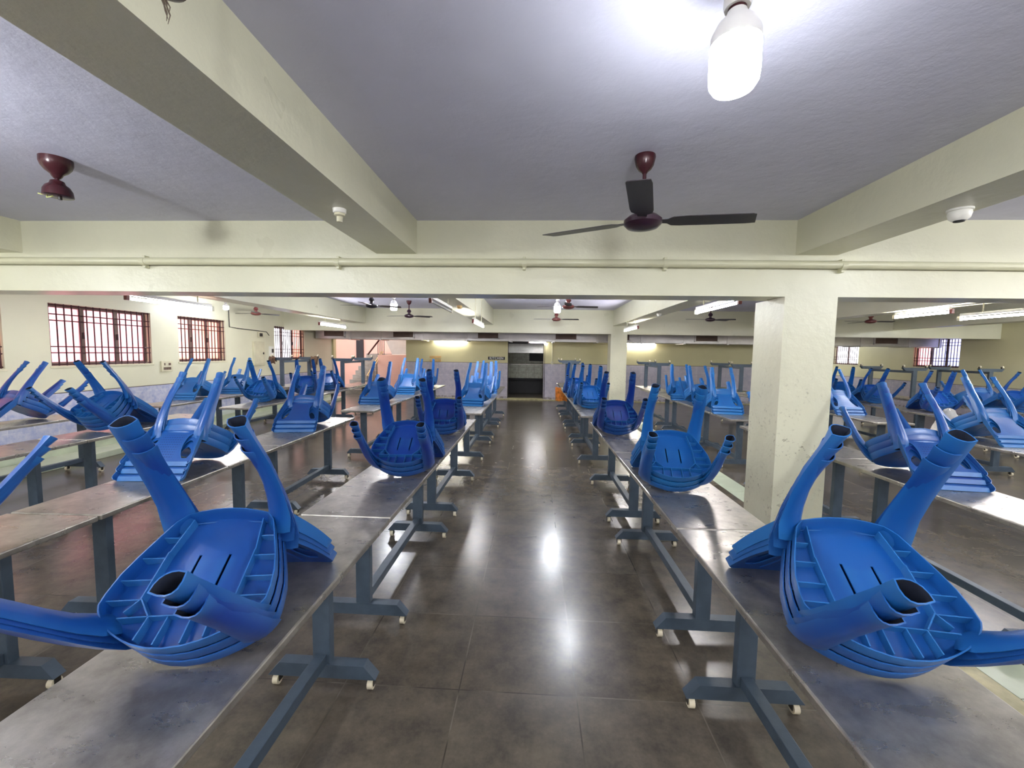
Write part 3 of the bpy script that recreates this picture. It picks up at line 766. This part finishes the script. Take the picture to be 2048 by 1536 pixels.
for (x, y, kind, lab) in ((-1.205, 2.551, 0, 'small white round ceiling fitting with a stub, under the near left beam'), (2.419, 2.576, 1, 'white dome smoke detector under the near right beam')):
    t = empty('smoke_detector' if kind else 'ceiling_rose', (x, y, 2.479), lab, 'smoke detector' if kind else 'ceiling fitting')
    bm = bmesh.new(); lathe(bm, [(.058, 0), (.058, -.010), (.050, -.014)] if kind else [(.040, 0), (.038, -.022), (.034, -.026)]); link('base', bm, 'white_plastic', t, True)
    if kind:
        bm = bmesh.new(); lathe(bm, [(.05, -.013), (.053, -.026), (.046, -.052), (.03, -.066), (.026, -.066)]); link('dome', bm, 'white_plastic', t, True)
        bm = bmesh.new(); lathe(bm, [(.026, -.0655), (.024, -.071), (.004, -.073)]); link('sensor', bm, 'black', t, True)
    else:
        bm = bmesh.new(); lathe(bm, [(.030, -.024), (.032, -.040), (.018, -.046), (.018, -.078), (.004, -.08)]); link('stub', bm, 'ivory_plastic', t, True)
for (x, y, lab) in ((-1.25, 6.9, 'tiny brass sensor under the beam left of the aisle'), (2.3, 7.9, 'small white sensor under the right beam between its tube lights')):
    t = bmesh.new(); lathe(t, [(.045, 0), (.045, -.02), (.03, -.05), (.01, -.055)], (0, 0, 0), 16)
    o = link('ceiling_sensor', t, 'rail_gold' if x < 0 else 'white_plastic', None, True); o.location = (x, y, 2.385); tag(o, lab, 'sensor')

# ---- air duct with registers in front of the far wall
dt = empty('air_duct', (XL+.05, 13.3, 1.98), 'long galvanised air duct with registers running along the far wall', 'duct')
def dl(x): return x-(XL+.05)
edges = [XL+.05, -5.9, -4.9, -3.55, -2.15, -.75, .6, 1.95, 3.3, 4.6, 5.9, 7.1, 8.4, 9.8, 11.2, XR-.05]
for a, b in zip(edges, edges[1:]):
    zb = 0 if b < 3.4 else .0
    bm = bmesh.new(); box(bm, dl(a)+.03, dl(b)-.03, -.25, .45, zb, zb+.52, .006); link('duct_section', bm, 'duct', dt)
    bm = bmesh.new(); box(bm, dl(b)-.035, dl(b)+.035, -.27, .47, zb-.025, zb+.54, .005); link('flange', bm, 'duct', dt)
for c in (-6.4, -4.15, -1.45, .98, 2.6, 5.25, 7.7, 10.5):
    bm = bmesh.new(); x0, x1 = dl(c-.36), dl(c+.36)
    box(bm, x0, x1, -.285, -.245, .05, .08); box(bm, x0, x1, -.285, -.245, .28, .31); box(bm, x0, x0+.04, -.285, -.245, .05, .31); box(bm, x1-.04, x1, -.285, -.245, .05, .31)
    r = link('register', bm, 'duct', dt)
    bm = bmesh.new(); box(bm, x0+.04, x1-.04, -.262, -.252, .08, .28)
    for q in range(6): box(bm, x0+.04, x1-.04, -.278, -.262, .095+.03*q, .105+.03*q)
    link('louvre', bm, 'duct_vent', r)
for x in (-6.9, -4.9, -2.15, .6, 3.3, 5.9, 8.4, 11.2):
    bm = bmesh.new(); tube(bm, [(dl(x), 0, .5), (dl(x), 0, .85)], .008, 6); link('hanger', bm, 'caster_metal', dt)

# ---- kitchen opening
ky = YF+.2
wall_y('wall_kitchen', ky+3.2, ky+3.35, -3.0, 2.6, 2.9, [(-.2, .55, 1.28, 1.62)], 'kitchen_tile')
wall_x('wall_kitchen_left', -3.1, -3.0, ky, ky+3.3, 2.9, [], 'kitchen_tile')
wall_x('wall_kitchen_right', 2.6, 2.7, ky, ky+3.3, 2.9, [], 'kitchen_tile')
BOX('ceiling_kitchen', (-3.1, 2.7, ky, ky+6, 2.8, 2.9), 'ceiling', kind='structure')
BOX('floor_kitchen', (-3.1, 2.7, ky, ky+6, -.1, .05), 'floor', kind='structure')
BOX('wall_kitchen_end', (-1.2, 1.5, ky+4.2, ky+4.3, 0, 2.9), 'black', kind='structure')
t = empty('rolling_shutter', (-.285, YF+.1, 1.645), 'half-lowered grey rolling shutter in the top of the kitchen opening', 'shutter')
bm = bmesh.new()
for q in range(9): box(bm, -.60, .60, -.008, .008+.004*(q % 2), q*.032, q*.032+.030, .003)
link('slat_curtain', bm, 'shutter', t)
BOX('bottom_bar', (-.61, .61, -.018, .018, -.03, .004), 'shutter', t, .003)
BOX('roller_box', (-.615, .615, -.16, .10, .29, .46), 'black', t, .01)
for s in (-1, 1): BOX('guide_rail', (s*.61-.012, s*.61+.012, -.02, .02, -1.6, .3), 'caster_metal', t)
t = empty('kitchen_counter', (-.28, ky+1.2, .05), 'tiled serving counter inside the kitchen opening', 'counter')
BOX('counter_front', (-1.3, 1.3, 0, .12, .62, 1.12), 'kitchen_tile', t); BOX('counter_slab', (-1.35, 1.35, -.04, .60, 1.12, 1.15), 'steel', t, .005)
BOX('under_shelf', (-1.3, 1.3, .12, .58, .56, .62), 'black', t); BOX('dark_gap_panel', (-1.3, 1.3, .56, .6, 0, .56), 'black', t)  # black panel paints in the dark of the open counter bottom
for s_ in (-1.22, 1.22): BOX('leg', (s_-.05, s_+.05, .02, .12, 0, .62), 'caster_metal', t)
# kitchen lamp added out of view to brighten the interior

tube_light(ky+.8, .7, 1.1, 2.724, 'short added fill tube light on kitchen ceiling, right of the opening', along='x')
# KITCHEN sign
t = empty('kitchen_sign', (-1.29, YF-.03, 1.42), 'small black sign reading KITCHEN left of the kitchen opening', 'sign')
BOX('board', (-.29, .29, 0, .025, -.052, .052), 'black', t)
cu = bpy.data.curves.new('lettering', 'FONT'); cu.body = 'KITCHEN'; cu.size = .105; cu.align_x = 'CENTER'; cu.align_y = 'CENTER'; cu.extrude = .002; cu.space_character = 1.12; cu.offset = .002
tmp = bpy.data.objects.new('lettering', cu); COL.objects.link(tmp); bpy.context.view_layer.update()
dg = bpy.context.evaluated_depsgraph_get(); me = bpy.data.meshes.new_from_object(tmp.evaluated_get(dg)); bpy.data.objects.remove(tmp)
o = bpy.data.objects.new('lettering', me); COL.objects.link(o); me.materials.clear(); me.materials.append(MAT['white_letter'])
o.parent = t; o.rotation_euler = (PI/2, 0, 0); o.location = (0, -.004, 0)

# ---- boards, boxes and cables on walls
def panel(x, y, z, w, h, dx, mat, name, label, cat, detail=None):
    t = empty(name, (x, y, z), label, cat)
    bm = bmesh.new(); box(bm, 0, dx, -w/2, w/2, -h/2, h/2, .006); link('case', bm, mat, t)
    if detail: detail(t, dx, w, h)
    return t
def sw(t, dx, w, h):
    for q in range(6): BOX('switch', (dx, dx+.006, -w*.34+q*w*.115, -w*.34+q*w*.115+w*.08, -h*.32, -h*.08), 'duct_vent', t)
    for q in (-.28, .12, .22): BOX('socket', (dx, dx+.006, q*w, q*w+w*.09, h*.1, h*.32), 'duct_vent', t)
panel(XL, 7.66, 1.255, .24, .20, .03, 'ivory_plastic', 'switch_board', 'ivory switchboard on left wall between the second and third windows', 'switchboard', sw)
def door_d(t, dx, w, h): BOX('door', (dx, dx+.01, -w*.44, w*.44, -h*.44, h*.44), 'ivory_plastic', t, .003); BOX('lock', (dx+.01, dx+.02, w*.28, w*.36, -.02, .03), 'black', t)
panel(XL, 10.35, 1.50, .42, .62, .05, 'ivory_plastic', 'distribution_box', 'tall ivory distribution box on the left wall before the far window', 'electrical box', door_d)
panel(XL, 10.85, 1.52, .12, .34, .07, 'white_plastic', 'meter_box', 'narrow white box beside the far left window', 'electrical box', lambda t, dx, w, h: BOX('dial', (dx, dx+.01, -w*.3, w*.3, h*.0, h*.3), 'black', t))
panel(XL, 10.45, 1.98, .22, .14, .04, 'ivory_plastic', 'junction_plate', 'small ivory plate with wires above the distribution box, left wall', 'electrical box', lambda t, dx, w, h: BOX('inset', (dx, dx+.008, -w*.3, w*.2, -h*.3, h*.3), 'black', t))
bm = bmesh.new(); tube(bm, [(XL+.015, 9.35, 2.60), (XL+.015, 9.36, 2.12), (XL+.015, 9.6, 2.1), (XL+.015, 10.7, 2.07), (XL+.02, 10.8, 1.98)], .009, 6)
tag(link('wall_cable', bm, 'wire', None, True), 'dark cable looping along the left wall above the distribution box', 'cable')
bm = bmesh.new(); tube(bm, [(.62, YF-.015, 2.0), (.62, YF-.015, 1.30)], .012, 6); box(bm, .58, .66, YF-.05, YF, 1.24, 1.34)
tag(link('wall_cable', bm, 'ivory_plastic', None), 'thin vertical conduit with a box, right of kitchen opening', 'cable')
bm = bmesh.new(); tube(bm, [(.36, YF-.02, 1.9), (.37, YF-.02, .1)], .010, 6); tag(link('wall_cable', bm, 'wire', None), 'dark cable down the right jamb of the kitchen opening', 'cable')
for x, z, lab in ((-3.42, 1.37, 'small yellow and black switch plate on far wall, left of kitchen'), (2.66, 1.42, 'small reddish wall tap beside the far pillar')):
    bm = bmesh.new()
    if x < 0:
        for q in (0, 1):
            box(bm, x-.2, x+.2, YF-.03, YF-.002, z-.1+q*.12, z-.02+q*.12, .003)
        o = link('switch_plate', bm, 'rail_gold'); tag(o, lab, 'switch')
    else:
        box(bm, x-.04, x+.04, YF-.05, YF-.002, z-.09, z+.06, .006); tube(bm, [(x, YF-.05, z), (x, YF-.1, z)], .015, 8); o = link('wall_tap', bm, 'fan_red'); tag(o, lab, 'tap')

# ---- stair hall seen through the opening on the left
hx0, hx1, hy0, hy1 = -9.9, -3.4, YF+.2, 19.0
wall_y('wall_stair_end', hy1, hy1+.2, hx0, hx1, 4.5, [], 'peach')
wall_x('wall_stair_left', hx0-.2, hx0, hy0, hy1, 4.5, [], 'peach')
wall_x('wall_stair_right', hx1, hx1+.2, hy0, hy1, 4.5, [], 'peach')
BOX('floor_stair_hall', (hx0, hx1, YF, hy1, -.1, .002), 'floor', kind='structure')
BOX('wall_stair_front', (hx0, hx1, YF, YF+.2, 2.96, 4.5), 'peach', kind='structure')
t = empty('staircase', (-6.6, 15.0, 0), 'grey stone staircase rising away beyond the left opening in far wall', 'stairs')
for q in range(9):
    BOX('step', (-.45, .45, q*.27, 2.7, q*.165, (q+1)*.165), 'stone_step', t)
BOX('step', (-.45, .45, 2.7, 3.6, 0, 1.49), 'stone_step', t)
BOX('wall_stair_block', (-6.08, -3.45, 15.9, 18.9, 0, 1.46), 'peach', kind='structure')
t = empty('stair_soffit', (-5.35, 15.9, 1.48), 'white sloping underside of the upper stair flight, right in opening', 'stair flight')
bm = bmesh.new(); extrude_poly(bm, [(-.52, .78), (-.16, 0), (.60, 0), (.60, 1.4), (-.52, 1.4)], 0, .9); link('flight_slab', bm, 'white_plastic', t)
t = empty('handrail', (-6.12, 15.0, 0), 'ochre double handrail along the near stair flight', 'handrail')
for dx in (0, .07):
    bm = bmesh.new(); tube(bm, [(dx-.03, 0, .68), (dx-.03, 1.5, 1.60)], .020, 8); link('rail', bm, 'rail_gold', t)
for q in range(5):
    bm = bmesh.new(); tube(bm, [(0, q*.3, .05), (0, q*.3, .68+q*.184)], .012, 6); link('baluster', bm, 'rail_dark', t)
t = empty('handrail', (-6.1, 15.85, 1.46), 'dark brown railing climbing to the right by the orange wall', 'handrail')
bm = bmesh.new(); tube(bm, [(-.35, 0, .0), (.28, 0, .80)], .032, 8); link('rail', bm, 'rail_dark', t)
for q in range(6):
    bm = bmesh.new(); tube(bm, [(.03+q*.05, .05, .0), (.03+q*.05, .05, .48+q*.063)], .010, 6); link('baluster', bm, 'rail_dark', t)
bm = bmesh.new(); box(bm, -8.24, -7.92, 18.9, 18.99, 1.2, 2.15)
o = link('door_1', bm, 'black', kind='structure')

# ---- loose things
def blob(name, loc, dims, mat, label, cat, seed=0, top=.25):
    rnd = random.Random(seed); bm = bmesh.new(); prof = []
    N = 14; seg = 20; rings = []
    for i in range(N+1):
        v = i/N; r = (1-(1-top)*v**1.3)*(1 if i < N else .15)
        ring = []
        for k in range(seg):
            a = 2*PI*k/seg; w = 1+.10*math.sin(3*a+seed+v*3)+.05*math.sin(7*a+v*9)
            ring.append(bm.verts.new((dims[0]/2*r*w*math.cos(a)+.05*v*dims[0]*math.sin(seed), dims[1]/2*r*w*math.sin(a), dims[2]*v*(1+.03*math.sin(5*a)))))
        rings.append(ring)
    for i in range(N):
        for k in range(seg): bm.faces.new((rings[i][k], rings[i][(k+1) % seg], rings[i+1][(k+1) % seg], rings[i+1][k]))
    bm.faces.new(rings[0][::-1]); bm.faces.new(rings[-1])
    o = link(name, bm, mat, None, True); o.location = loc; tag(o, label, cat); return o
blob('plastic_sack', (4.93, 5.17, TT+.002), (.28, .24, .29), 'sack', 'white plastic sack standing on table behind the large right stack', 'sack', 1, .3)
def rag(name, loc, w, h, mat, label, seed):
    """cloth hung over an edge: two hanging flaps joined on top"""
    bm = bmesh.new(); NX, NZ = 10, 14; grid = []; rnd = random.Random(seed)
    for j in range(NZ+1):
        v = j/NZ; row_ = []
        s = v*2-1
        for i in range(NX+1):
            u = i/NX-.5
            z = -abs(s)**1.0*h*(1 if s < 0 else .7)+.01; y = (-.03 if s < 0 else .03)*min(1, abs(s)*4)+.012*math.sin(u*18+seed)*abs(s)
            row_.append(bm.verts.new((u*w*(1-.25*abs(s)*math.sin(seed)), y, z+.01*math.sin(u*9))))
        grid.append(row_)
    for j in range(NZ):
        for i in range(NX): bm.faces.new((grid[j][i], grid[j][i+1], grid[j+1][i+1], grid[j+1][i]))
    bmesh.ops.solidify(bm, geom=bm.faces[:]+bm.edges[:]+bm.verts[:], thickness=.004)
    o = link(name, bm, mat, None, True); o.location = loc; tag(o, label, 'cloth'); return o
rag('cleaning_rag', (-5.56, 10.26, 1.44), .17, .30, 'rag_brown', 'brown rag hanging from upturned table feet by left wall', 2)
rag('cleaning_rag', (-5.93, 9.14, 1.44), .14, .16, 'rag_brown', 'small brown rag over nearer upturned table foot, left wall row', 4)
rag('cleaning_rag', (.70, 10.40, TT+.02), .30, .34, 'rag_orange', 'orange cloth draped over the far end of right aisle row', 3)
